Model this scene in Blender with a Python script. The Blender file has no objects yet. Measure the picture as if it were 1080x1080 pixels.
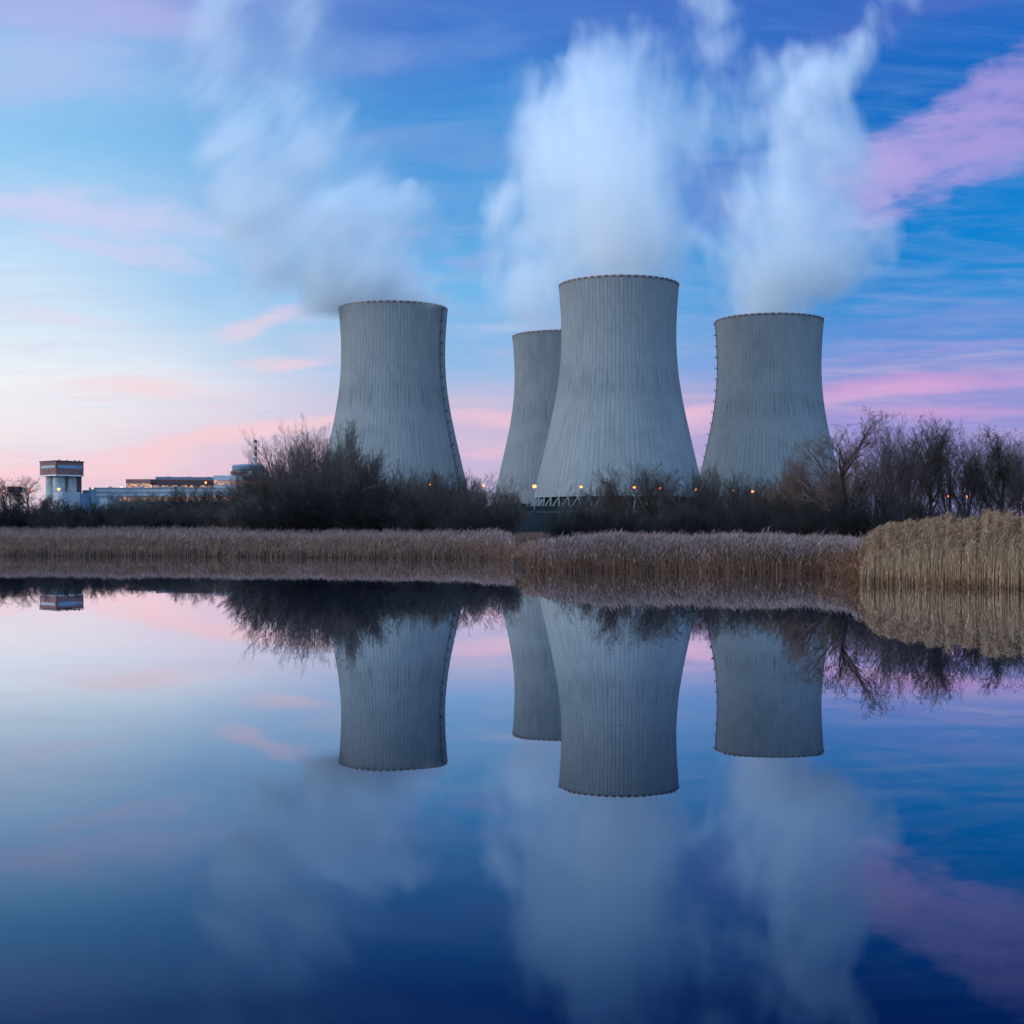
import bpy, bmesh, math, random
import numpy as np
from mathutils import Vector, Matrix, Quaternion

R = math.radians
SC = bpy.context.scene
COL = SC.collection
F, HZ, CAMZ = 1500.0, 562.0, 2.0          # focal length in photo pixels, horizon row, eye height


def P(px, py, d):
    """photo pixel at a ground distance d -> world point"""
    return Vector(((px - 540) / F * d, d, (HZ - py) / F * d + CAMZ))


def X(px, d):
    return (px - 540) / F * d


# ------------------------------------------------------------------ helpers
def obj(name, me, mat=None, parent=None, loc=None):
    if isinstance(me, bmesh.types.BMesh):
        m = bpy.data.meshes.new(name)
        me.normal_update()
        me.to_mesh(m)
        me.free()
        me = m
    o = bpy.data.objects.new(name, me)
    COL.objects.link(o)
    mats = mat if isinstance(mat, (list, tuple)) else [mat]
    if not me.materials:
        for k in mats:
            if k:
                me.materials.append(k)
    if parent:
        o.parent = parent
    if loc is not None:
        o.location = loc
    return o


def tag(o, label=None, cat=None, group=None, kind=None):
    if label: o['label'] = label
    if cat: o['category'] = cat
    if group: o['group'] = group
    if kind: o['kind'] = kind
    return o


def empty(name, loc, rz=0.0, label=None, cat=None, group=None):
    o = bpy.data.objects.new(name, None)
    COL.objects.link(o)
    o.location = loc
    o.rotation_euler = (0, 0, rz)
    o.empty_display_size = 1
    return tag(o, label, cat, group)


def copy_tree(o, parent=None):
    c = o.copy()
    COL.objects.link(c)
    if parent:
        c.parent = parent
    for ch in list(o.children):
        copy_tree(ch, c)
    return c


def box(bm, x0, x1, y0, y1, z0, z1, mi=0):
    v = [bm.verts.new(c) for c in ((x0, y0, z0), (x1, y0, z0), (x1, y1, z0), (x0, y1, z0),
                                   (x0, y0, z1), (x1, y0, z1), (x1, y1, z1), (x0, y1, z1))]
    for f in ((3, 2, 1, 0), (4, 5, 6, 7), (0, 1, 5, 4), (1, 2, 6, 5), (2, 3, 7, 6), (3, 0, 4, 7)):
        bm.faces.new([v[i] for i in f]).material_index = mi


def boxbm(*a):
    bm = bmesh.new()
    box(bm, *a)
    return bm


def tube(bm, pts, rad, n=6, cap=True):
    rings = []
    for i, p in enumerate(pts):
        p = Vector(p)
        a = Vector(pts[max(i - 1, 0)])
        b = Vector(pts[min(i + 1, len(pts) - 1)])
        t = (b - a).normalized()
        u = t.cross(Vector((0.31, 0.95, 0.05))).normalized()
        w = t.cross(u)
        r = rad[i] if isinstance(rad, (list, tuple)) else rad
        rings.append([bm.verts.new(p + (u * math.cos(k * 2 * math.pi / n) + w * math.sin(k * 2 * math.pi / n)) * r)
                      for k in range(n)])
    for i in range(len(rings) - 1):
        for k in range(n):
            bm.faces.new((rings[i][k], rings[i][(k + 1) % n], rings[i + 1][(k + 1) % n], rings[i + 1][k]))
    if cap:
        bm.faces.new(list(reversed(rings[0])))
        bm.faces.new(rings[-1])


def np_mesh(name, verts, faces, mi=None):
    """verts (n,3), faces (m,3|4) -> mesh"""
    me = bpy.data.meshes.new(name)
    verts = np.ascontiguousarray(verts, dtype=np.float32)
    faces = np.ascontiguousarray(faces, dtype=np.int32)
    k = faces.shape[1]
    me.vertices.add(len(verts))
    me.vertices.foreach_set('co', verts.ravel())
    me.loops.add(faces.size)
    me.loops.foreach_set('vertex_index', faces.ravel())
    me.polygons.add(len(faces))
    me.polygons.foreach_set('loop_start', np.arange(0, faces.size, k, dtype=np.int32))
    if mi is not None:
        me.polygons.foreach_set('material_index', np.ascontiguousarray(mi, dtype=np.int32))
    me.update(calc_edges=True)
    me.validate()
    return me


# ------------------------------------------------------------------ node helpers
class NT:
    def __init__(s, tree):
        s.t = tree
        s.n = tree.nodes
        s.l = tree.links

    def add(s, typ, **kw):
        n = s.n.new(typ)
        for k, v in kw.items():
            setattr(n, k, v)
        return n

    def link(s, a, b):
        s.l.new(a, b)

    def put(s, sock, v):
        if hasattr(v, 'is_linked') or isinstance(v, bpy.types.NodeSocket):
            s.l.new(v, sock)
        else:
            sock.default_value = v

    def math(s, op, a, b=0.0, c=None, clamp=False):
        n = s.add('ShaderNodeMath', operation=op, use_clamp=clamp)
        s.put(n.inputs[0], a)
        s.put(n.inputs[1], b)
        if c is not None:
            s.put(n.inputs[2], c)
        return n.outputs[0]

    def vm(s, op, a, b=None, scale=None):
        n = s.add('ShaderNodeVectorMath', operation=op)
        s.put(n.inputs[0], a)
        if b is not None:
            s.put(n.inputs[1], b)
        if scale is not None:
            s.put(n.inputs['Scale'], scale)
        return n.outputs['Value'] if op in ('DISTANCE', 'LENGTH', 'DOT_PRODUCT') else n.outputs[0]

    def mapping(s, vec, loc=(0, 0, 0), rot=(0, 0, 0), scale=(1, 1, 1), typ='POINT'):
        if typ == 'POINT' and not any(rot):
            n = s.add('ShaderNodeVectorMath', operation='MULTIPLY_ADD')
            s.put(n.inputs[0], vec)
            n.inputs[1].default_value = scale
            n.inputs[2].default_value = loc
            return n.outputs[0]
        n = s.add('ShaderNodeMapping', vector_type=typ)
        s.put(n.inputs['Vector'], vec)
        n.inputs['Location'].default_value = loc
        n.inputs['Rotation'].default_value = rot
        n.inputs['Scale'].default_value = scale
        return n.outputs[0]

    def noise(s, vec, scale=1.0, detail=2.0, rough=0.5, dist=0.0, out='Fac'):
        n = s.add('ShaderNodeTexNoise')
        s.put(n.inputs['Vector'], vec)
        n.inputs['Scale'].default_value = scale
        n.inputs['Detail'].default_value = detail
        n.inputs['Roughness'].default_value = rough
        n.inputs['Distortion'].default_value = dist
        return n.outputs[0] if out == 'Fac' else n.outputs[1]

    def remap(s, v, a, b, c=0.0, d=1.0, smooth=True):
        n = s.add('ShaderNodeMapRange', interpolation_type='SMOOTHSTEP' if smooth else 'LINEAR')
        s.put(n.inputs[0], v)
        for i, q in zip((1, 2, 3, 4), (a, b, c, d)):
            s.put(n.inputs[i], q)
        return n.outputs[0]

    def mix(s, f, a, b, mode='MIX'):
        n = s.add('ShaderNodeMix', data_type='RGBA', blend_type=mode)
        s.put(n.inputs[0], f)
        s.put(n.inputs[6], a)
        s.put(n.inputs[7], b)
        return n.outputs[2]

    def ramp(s, v, stops, interp='LINEAR'):
        n = s.add('ShaderNodeValToRGB')
        s.put(n.inputs[0], v)
        cr = n.color_ramp
        cr.interpolation = interp
        while len(cr.elements) < len(stops):
            cr.elements.new(0.5)
        for e, (p, c) in zip(cr.elements, stops):
            e.position = p
            e.color = c
        return n.outputs[0]


def lin(r, g, b):
    f = lambda c: (c / 255 / 12.92) if c / 255 <= 0.04045 else ((c / 255 + 0.055) / 1.055) ** 2.4
    return (f(r), f(g), f(b), 1.0)


def newmat(name):
    m = bpy.data.materials.new(name)
    m.use_nodes = True
    t = NT(m.node_tree)
    return m, t, t.n['Principled BSDF']


def plain(name, c, rough=0.8, var=0.25, scale=0.3, emit=None, es=0.0, metal=0.0):
    """a base colour broken up by noise in object space"""
    m, t, b = newmat(name)
    tc = t.add('ShaderNodeTexCoord').outputs['Object']
    n = t.noise(tc, scale, 4, 0.6)
    lo = tuple(x * (1 - var) for x in c[:3]) + (1,)
    hi = tuple(min(1, x * (1 + var)) for x in c[:3]) + (1,)
    t.link(t.mix(t.remap(n, 0.3, 0.7), lo, hi), b.inputs['Base Color'])
    b.inputs['Roughness'].default_value = rough
    b.inputs['Metallic'].default_value = metal
    if emit:
        b.inputs['Emission Color'].default_value = emit
        b.inputs['Emission Strength'].default_value = es
    return m


# ------------------------------------------------------------------ sky
SUN_AZ = R(-75)       # the glow stands to the left of the view


def build_world():
    w = bpy.data.worlds.new('World')
    SC.world = w
    w.use_nodes = True
    t = NT(w.node_tree)
    bg = t.n['Background']
    d = t.add('ShaderNodeTexCoord').outputs['Generated']
    sep = t.add('ShaderNodeSeparateXYZ')
    t.link(d, sep.inputs[0])
    x, y, z = sep.outputs
    zc = t.math('MAXIMUM', z, 0.0)
    az = t.math('ARCTAN2', x, y)
    el = t.math('ARCSINE', zc)
    cb = t.add('ShaderNodeCombineXYZ')
    t.link(az, cb.inputs[0])
    t.link(el, cb.inputs[1])
    ae = cb.outputs[0]
    # slow warp of the sky coordinates so that no band is ruler straight
    wn = t.noise(t.mapping(ae, scale=(5, 14, 1)), 1.0, 4, 0.55, out='Color')
    wv = t.vm('SUBTRACT', wn, (0.5, 0.5, 0.5))
    aew = t.vm('ADD', ae, t.vm('MULTIPLY', wv, (0.16, 0.055, 0.0)))
    sw = t.add('ShaderNodeSeparateXYZ')
    t.link(aew, sw.inputs[0])
    # gentle tilt: bands rise to the right
    elw = t.math('MULTIPLY_ADD', sw.outputs[0], -0.03, sw.outputs[1])
    pos = t.math('DIVIDE', t.math('MAXIMUM', elw, 0.0), 0.42)
    E = lambda py: min(1.0, math.atan((HZ - py) / F) / 0.42)
    left = [(562, (216, 208, 224)), (515, (228, 208, 222)), (490, (248, 212, 220)), (455, (242, 230, 236)),
            (400, (240, 243, 248)), (330, (216, 234, 248)), (250, (190, 221, 249)), (150, (146, 203, 243)),
            (60, (150, 196, 240)), (0, (160, 180, 232)), (-60, (140, 168, 226))]
    mid = [(562, (172, 172, 210)), (515, (180, 176, 214)), (475, (208, 188, 218)), (425, (194, 192, 222)),
           (380, (150, 188, 230)), (310, (112, 182, 234)), (220, (84, 162, 224)), (120, (68, 142, 215)),
           (40, (66, 122, 205)), (0, (68, 116, 201)), (-60, (60, 106, 196))]
    right = [(562, (146, 144, 204)), (500, (150, 148, 212)), (430, (150, 150, 214)), (385, (104, 146, 217)),
             (330, (56, 142, 214)), (270, (16, 130, 208)), (200, (22, 124, 207)), (120, (6, 106, 195)),
             (50, (44, 104, 195)), (0, (66, 108, 196)), (-60, (56, 96, 186))]

    def rp(lst):
        lst = sorted(((E(p), lin(*c)) for p, c in lst), key=lambda q: q[0])
        return t.ramp(pos, lst)
    cl, cm, cr = rp(left), rp(mid), rp(right)
    azw = sw.outputs[0]
    col = t.mix(t.remap(azw, -0.36, -0.03), cl, cm)
    col = t.mix(t.remap(azw, -0.03, 0.26), col, cr)

    # thin streaked cloud over the whole dome, on a plane above the ground
    den = t.math('ADD', zc, 0.10)
    cp = t.add('ShaderNodeCombineXYZ')
    t.link(t.math('DIVIDE', x, den), cp.inputs[0])
    t.link(t.math('DIVIDE', y, den), cp.inputs[1])
    cpl = cp.outputs[0]
    st = t.noise(t.mapping(cpl, loc=(3.1, 1.7, 0), rot=(0, 0, R(8)), scale=(0.6, 1.5, 1)), 1.3, 7, 0.6, 0.9)
    stf = t.remap(st, 0.50, 0.74)
    pinkc = t.ramp(pos, [(0.0, lin(240, 190, 210)), (0.22, lin(238, 196, 216)), (0.45, lin(184, 192, 232)),
                         (0.7, lin(140, 180, 232)), (1.0, lin(112, 158, 224))])
    fine = t.noise(t.mapping(cpl, loc=(7, 2, 0), rot=(0, 0, R(14)), scale=(1.6, 4.2, 1)), 1.6, 6, 0.62, 0.9)
    finef = t.remap(fine, 0.42, 0.75)
    col = t.mix(t.math('MULTIPLY', stf, 0.36), col, pinkc)
    col = t.mix(t.math('MULTIPLY', finef, 0.17), col, pinkc)
    dk = t.noise(t.mapping(cpl, loc=(1, 9, 0), rot=(0, 0, R(5)), scale=(0.8, 2.0, 1)), 1.4, 6, 0.6, 0.8)
    col = t.mix(t.math('MULTIPLY', t.remap(dk, 0.5, 0.78), 0.30), col, t.mix(1.0, col, (0.72, 0.9, 1.02, 1), 'MULTIPLY'))

    # single cloud patches: photo x, y, half sizes in px, tilt, colour, strength
    patches = [
        (1015, 146, 145, 54, 20, (172, 160, 224), 0.97),
        (955, 176, 62, 40, 30, (184, 168, 227), 0.60),
        (1110, 105, 120, 46, 22, (160, 146, 218), 0.6),
        (925, 216, 70, 11, 10, (198, 172, 228), 0.65),
        (970, 405, 170, 13, 4, (206, 160, 214), 0.8),
        (900, 421, 100, 10, 5, (216, 172, 216), 0.7),
        (1000, 440, 150, 8, 3, (202, 156, 212), 0.65),
        (960, 368, 150, 6, 6, (160, 156, 218), 0.65),
        (735, 446, 60, 16, 4, (246, 196, 216), 0.8),
        (505, 448, 80, 10, 3, (240, 196, 214), 0.75),
        (505, 474, 70, 6, 4, (234, 190, 214), 0.6),
        (283, 383, 48, 9, 3, (248, 208, 218), 0.8),
        (60, 330, 80, 10, -6, (226, 216, 238), 0.6),
        (150, 262, 90, 9, -8, (214, 208, 240), 0.6),
        (330, 225, 120, 20, -10, (176, 186, 230), 0.5),
        (470, 160, 110, 16, -8, (120, 158, 222), 0.5),
        (430, 60, 120, 18, 6, (110, 146, 218), 0.5),
        (120, 417, 70, 10, -3, (247, 216, 222), 0.75),
        (268, 340, 50, 11, 14, (240, 208, 224), 0.7),
        (345, 362, 40, 14, 8, (218, 206, 228), 0.45),
        (240, 466, 190, 12, 9, (252, 206, 212), 0.8),
        (90, 492, 150, 8, 6, (250, 206, 214), 0.65),
        (200, 498, 150, 7, 4, (238, 198, 214), 0.55),
        (110, 218, 170, 24, -9, (214, 210, 243), 0.75),
        (30, 60, 90, 30, 0, (186, 192, 238), 0.6),
        (80, 6, 130, 22, 4, (184, 184, 234), 0.6),
        (505, 280, 46, 17, 8, (170, 174, 226), 0.5),
        (740, 205, 60, 40, 0, (126, 142, 214), 0.6),
        (560, 345, 70, 8, 6, (196, 204, 236), 0.5),
        (300, 60, 130, 26, 4, (140, 166, 224), 0.5),
        (930, 14, 160, 22, 12, (86, 112, 197), 0.6),
        (960, 275, 60, 6, 6, (110, 160, 222), 0.5),
        (1010, 330, 120, 10, 4, (110, 144, 216), 0.5),
    ]
    brk = t.noise(t.mapping(ae, rot=(0, 0, R(-12)), scale=(9, 24, 1)), 1.0, 6, 0.62, 0.5)
    brk2 = t.noise(t.mapping(ae, rot=(0, 0, R(-16)), scale=(30, 90, 1)), 1.0, 5, 0.6, 0.6)
    brk = t.math('MULTIPLY_ADD', brk, 2.6, t.math('MULTIPLY_ADD', brk2, 1.5, -2.0))
    elp = sw.outputs[1]
    for px, py, rx, ry, rot, c, k in patches:
        a0 = math.atan((px - 540) / F)
        e0 = math.atan((HZ - py) / F * math.cos(a0))
        cs, sn = math.cos(R(rot)), math.sin(R(rot))
        kx, ky = F / rx, F / ry
        u = t.math('MULTIPLY_ADD', azw, cs * kx, t.math('MULTIPLY_ADD', elp, sn * kx, -(a0 * cs + e0 * sn) * kx))
        v = t.math('MULTIPLY_ADD', azw, -sn * ky, t.math('MULTIPLY_ADD', elp, cs * ky, (a0 * sn - e0 * cs) * ky))
        g = t.math('MULTIPLY_ADD', u, u, t.math('MULTIPLY_ADD', v, v, brk))
        col = t.mix(t.remap(g, 1.35 if k > 0.96 else 1.8, -0.15 if k > 0.96 else -0.5, 0.0, k), col, lin(*c))

    # the rest of the dome (overhead and behind the viewer): a dusk sky with added blue-white glow to brighten the steam
    sky = t.add('ShaderNodeTexSky', sky_type='NISHITA')
    sky.sun_disc = False
    sky.sun_elevation = R(2.5)
    sky.sun_rotation = SUN_AZ
    sky.dust_density = 1.2
    sky.ozone_density = 2.0
    sk = t.mix(1.0, sky.outputs[0], (0.30, 0.30, 0.34, 1), 'MULTIPLY')
    sk = t.mix(1.0, sk, t.mix(t.remap(x, 0.5, -0.7), (0.42, 0.82, 1.45, 1), (1.15, 1.50, 1.85, 1)), 'ADD')
    sk = t.mix(1.0, sk, t.mix(t.remap(z, 0.02, 0.5), (0.45, 0.45, 0.5, 1), (1.12, 1.12, 1.12, 1)), 'MULTIPLY')
    up = t.remap(z, 0.36, 0.75)
    back = t.remap(y, 0.15, -0.5)
    f = t.math('MAXIMUM', up, t.math('MULTIPLY', back, 0.8))
    col = t.mix(f, col, sk)
    t.link(col, bg.inputs['Color'])
    bg.inputs['Strength'].default_value = 1.0
    w.cycles.sampling_method = 'MANUAL'
    w.cycles.sample_map_resolution = 256


# ------------------------------------------------------------------ materials
def concrete_mat():
    m, t, b = newmat('weathered_concrete')
    tc = t.add('ShaderNodeTexCoord').outputs['Object']
    s = t.add('ShaderNodeSeparateXYZ')
    t.link(tc, s.inputs[0])
    x, y, z = s.outputs
    ang = t.math('ARCTAN2', x, y)
    # meridional ribs: joint lines, darkened in place of the faint rib shading
    fr = t.math('FRACT', t.math('MULTIPLY', ang, 96 / (2 * math.pi)))
    rib = t.remap(t.math('ABSOLUTE', t.math('SUBTRACT', fr, 0.5)), 0.38, 0.5)
    # lift joints every 1.6 m
    lz = t.math('FRACT', t.math('MULTIPLY', z, 1 / 2.4))
    lift = t.remap(t.math('ABSOLUTE', t.math('SUBTRACT', lz, 0.5)), 0.40, 0.5)
    cyl = t.add('ShaderNodeCombineXYZ')
    t.link(t.math('MULTIPLY', ang, 40.0), cyl.inputs[0])
    t.link(z, cyl.inputs[1])
    c = cyl.outputs[0]
    oi = t.add('ShaderNodeObjectInfo')
    off = t.add('ShaderNodeCombineXYZ')
    t.link(t.math('MULTIPLY', oi.outputs['Random'], 300.0), off.inputs[2])
    c = t.vm('ADD', c, off.outputs[0])
    streak = t.noise(t.mapping(c, scale=(0.9, 0.03, 1)), 1.0, 6, 0.65)
    blot = t.noise(t.mapping(c, scale=(0.05, 0.035, 1)), 1.0, 6, 0.62, 0.4)
    panel = t.add('ShaderNodeTexWhiteNoise', noise_dimensions='3D')
    pv = t.add('ShaderNodeCombineXYZ')
    t.link(t.math('FLOOR', t.math('MULTIPLY', ang, 96 / (2 * math.pi))), pv.inputs[0])
    t.link(t.math('FLOOR', t.math('MULTIPLY', z, 1 / 6.4)), pv.inputs[1])
    t.link(pv.outputs[0], panel.inputs[0])
    base = t.mix(t.remap(streak, 0.3, 0.72), (0.208, 0.223, 0.230, 1), (0.262, 0.276, 0.279, 1))
    base = t.mix(t.math('MULTIPLY', t.remap(blot, 0.46, 0.74), 0.38), base, (0.115, 0.138, 0.158, 1))
    # rain-washed dark band under the throat
    drip = t.math('MULTIPLY', t.remap(t.math('ABSOLUTE', t.math('SUBTRACT', z, 86.0)), 16, 2), t.remap(streak, 0.46, 0.62))
    base = t.mix(t.math('MULTIPLY', drip, 0.7), base, (0.09, 0.11, 0.128, 1))
    base = t.mix(t.math('MULTIPLY', t.math('SUBTRACT', panel.outputs[0], 0.5), 0.22), base, (0.10, 0.118, 0.13, 1))
    base = t.mix(t.math('MULTIPLY', rib, 0.32), base, (0.075, 0.09, 0.105, 1))
    base = t.mix(t.math('MULTIPLY', lift, 0.18), base, (0.075, 0.09, 0.105, 1))
    t.link(base, b.inputs['Base Color'])
    b.inputs['Roughness'].default_value = 0.9
    b.inputs['Specular IOR Level'].default_value = 0.2
    return m


def twig_mat(name, c, var=0.5):
    m, t, b = newmat(name)
    oi = t.add('ShaderNodeObjectInfo').outputs['Random']
    tc = t.add('ShaderNodeTexCoord').outputs['Object']
    n = t.noise(tc, 0.7, 3, 0.6)
    lo = tuple(q * (1 - var) for q in c) + (1,)
    hi = tuple(q * (1 + var) for q in c) + (1,)
    f = t.math('ADD', t.math('MULTIPLY', n, 0.7), t.math('MULTIPLY', oi, 0.3))
    t.link(t.mix(t.remap(f, 0.25, 0.75), lo, hi), b.inputs['Base Color'])
    b.inputs['Roughness'].default_value = 0.9
    b.inputs['Specular IOR Level'].default_value = 0.1
    return m


def ground_mat():
    m, t, b = newmat('rough_grass_ground')
    g = t.add('ShaderNodeNewGeometry').outputs['Position']
    s = t.add('ShaderNodeSeparateXYZ')
    t.link(g, s.inputs[0])
    n1 = t.noise(g, 0.03, 6, 0.65)
    n2 = t.noise(t.mapping(g, scale=(0.25, 0.6, 1)), 1.0, 6, 0.7)
    dry = t.mix(t.remap(n2, 0.3, 0.7), (0.085, 0.055, 0.045, 1), (0.21, 0.15, 0.125, 1))
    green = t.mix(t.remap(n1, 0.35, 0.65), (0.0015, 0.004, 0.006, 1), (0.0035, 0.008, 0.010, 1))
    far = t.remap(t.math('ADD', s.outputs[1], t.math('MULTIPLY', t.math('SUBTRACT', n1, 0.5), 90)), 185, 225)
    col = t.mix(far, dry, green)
    mud = t.remap(s.outputs[2], 0.95, 0.35)
    col = t.mix(mud, col, (0.028, 0.020, 0.017, 1))
    t.link(col, b.inputs['Base Color'])
    b.inputs['Roughness'].default_value = 1.0
    b.inputs['Specular IOR Level'].default_value = 0.05
    bp = t.add('ShaderNodeBump')
    bp.inputs['Strength'].default_value = 0.7
    bp.inputs['Distance'].default_value = 0.4
    t.link(n2, bp.inputs['Height'])
    t.link(bp.outputs[0], b.inputs['Normal'])
    return m


def water_mat():
    m, t, b = newmat('still_water')
    t.n.remove(b)
    out = [n for n in t.n if n.type == 'OUTPUT_MATERIAL'][0]
    g = t.add('ShaderNodeNewGeometry').outputs['Position']
    n = t.noise(t.mapping(g, scale=(0.35, 0.9, 1)), 1.0, 2, 0.5)
    bp = t.add('ShaderNodeBump')
    bp.inputs['Strength'].default_value = 0.02
    bp.inputs['Distance'].default_value = 0.03
    t.link(n, bp.inputs['Height'])
    lw = t.add('ShaderNodeLayerWeight')
    lw.inputs['Blend'].default_value = 0.5
    d = t.add('ShaderNodeBsdfDiffuse')
    d.inputs['Color'].default_value = (0.0003, 0.0009, 0.0022, 1)
    gl = t.add('ShaderNodeBsdfGlossy')
    gl.inputs['Roughness'].default_value = 0.0
    # hand-set, blue-tinted water reflectance against the grazing angle
    cur = [(0.0, (1, 1, 1)), (0.05, (.93, .95, .98)), (0.08, (.78, .83, .91)), (0.125, (.52, .59, .68)), (0.16, (.40, .45, .53)), (0.19, (.30, .37, .46)),
           (0.25, (.14, .205, .285)), (0.31, (.042, .082, .15)), (0.6, (.03, .04, .06)), (1.0, (.02, .02, .025))]
    t.link(t.ramp(lw.outputs['Facing'], [(1 - a, c + (1,)) for a, c in reversed(cur)]), gl.inputs['Color'])
    t.link(bp.outputs[0], gl.inputs['Normal'])
    mx = t.add('ShaderNodeAddShader')
    t.link(d.outputs[0], mx.inputs[0])
    t.link(gl.outputs[0], mx.inputs[1])
    t.link(mx.outputs[0], out.inputs['Surface'])
    return m


M = {}


def build_materials():
    M['concrete'] = concrete_mat()
    M['plain_concrete'] = plain('smooth_concrete', (0.33, 0.35, 0.36), 0.85, 0.2)
    M['strut'] = plain('strut_concrete', (0.15, 0.165, 0.175), 0.85, 0.15)
    M['dark'] = plain('inner_shade', (0.02, 0.024, 0.028), 0.9, 0.3)  # near-black that paints the shade between the tower legs
    M['rim_red'] = plain('dark_red_paint', (0.13, 0.028, 0.03), 0.7, 0.2)
    M['rim_pale'] = plain('weathered_pale_paint', (0.30, 0.31, 0.32), 0.8, 0.2)
    M['red'] = plain('red_paint', (0.22, 0.045, 0.04), 0.6, 0.2)
    M['white'] = plain('white_paint', (0.70, 0.71, 0.72), 0.6, 0.1)
    M['steel'] = plain('dark_steel', (0.035, 0.04, 0.05), 0.5, 0.3)
    M['grey_steel'] = plain('galvanised_steel', (0.28, 0.30, 0.32), 0.5, 0.2)
    M['brick'] = plain('red_brick', (0.21, 0.105, 0.10), 0.9, 0.25, 0.15)
    M['darkbrick'] = plain('dark_brown_brick', (0.10, 0.055, 0.06), 0.9, 0.25, 0.15)
    M['panel'] = plain('pale_cladding', (0.36, 0.40, 0.45), 0.6, 0.15, 0.05)
    M['bluepanel'] = plain('blue_cladding', (0.12, 0.19, 0.28), 0.6, 0.2, 0.05)
    M['roof'] = plain('blue_grey_roof', (0.14, 0.20, 0.28), 0.6, 0.2, 0.05)
    M['glass'] = plain('window_glass', (0.20, 0.29, 0.42), 0.15, 0.3, 0.4)
    M['ground'] = ground_mat()
    M['water'] = water_mat()
    M['road'] = plain('pale_road', (0.20, 0.23, 0.27), 0.9, 0.15, 0.05)
    M['bark'] = twig_mat('dark_bark', (0.040, 0.034, 0.031))
    M['twig'] = twig_mat('bare_brown_twigs', (0.066, 0.052, 0.048))
    M['twig_dark'] = twig_mat('dark_hedge_twigs', (0.028, 0.026, 0.028))
    M['twig_red'] = twig_mat('reddish_brown_twigs', (0.100, 0.066, 0.055))
    M['twig_grey'] = twig_mat('grey_brown_twigs', (0.092, 0.080, 0.076))
    # lit windows: warm interior seen in patches
    m, t, b = newmat('lit_window')
    tc = t.add('ShaderNodeTexCoord').outputs['Object']
    n = t.noise(t.mapping(tc, scale=(0.28, 0.28, 0.6)), 1.0, 3, 0.7)
    f = t.remap(n, 0.44, 0.66)
    b.inputs['Base Color'].default_value = (0.16, 0.12, 0.11, 1)
    b.inputs['Roughness'].default_value = 0.25
    t.link(t.mix(f, (0.30, 0.15, 0.13, 1), (1.0, 0.46, 0.10, 1)), b.inputs['Emission Color'])
    t.link(t.remap(f, 0, 1, 0.5, 1.2), b.inputs['Emission Strength'])
    M['lit'] = m
    M['lamp'] = plain('sodium_lamp', (0.8, 0.5, 0.2), 0.4, 0.0, emit=(1.0, 0.11, 0.012, 1), es=24)
    M['flood'] = plain('pink_white_lamp', (0.8, 0.6, 0.5), 0.4, 0.0, emit=(1.0, 0.60, 0.46, 1), es=1.5)


# ------------------------------------------------------------------ terrain and water
SHORE = [(-3000, 140), (-500, 132), (0, 124), (300, 116), (480, 109), (530, 103), (543, 88), (552, 80), (558, 74), (700, 72.5),
         (860, 69), (898, 64), (906, 57), (1000, 54), (1080, 51), (1400, 47), (4000, 44)]
SX = [s[0] for s in SHORE]
SY = [s[1] for s in SHORE]


def shore(px):
    return np.interp(px, SX, SY)


def ground_z(x, y):
    x = np.asarray(x, dtype=float)
    y = np.asarray(y, dtype=float)
    px = np.where(y > 1, x / np.maximum(y, 1) * F + 540, 540)
    sd = shore(px)
    land = np.interp(y, [0, 80, 130, 200, 300, 450, 700, 760, 800, 870, 1500, 6000], [0.3, 0.45, 0.9, 1.9, 3.4, 6.5, 12.0, 14.6, 17.0, 18.3, 19, 21])
    drop = np.clip((px - 690) / 260.0, 0, 1)
    drop = drop * drop * (3 - 2 * drop)
    dl = np.clip((320 - px) / 130.0, 0, 1)
    land = land - dl * dl * (3 - 2 * dl) * 6.5 * np.clip((y - 250) / 450, 0, 1)
    land = land - drop * 8.0 * np.clip((y - 250) / 450, 0, 1)
    k = np.clip((y - sd + 1.5) / 4.0, 0, 1)
    k = k * k * (3 - 2 * k)
    return -1.3 + (land + 1.3) * k


def gz(x, y):
    return float(ground_z(x, y))


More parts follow.
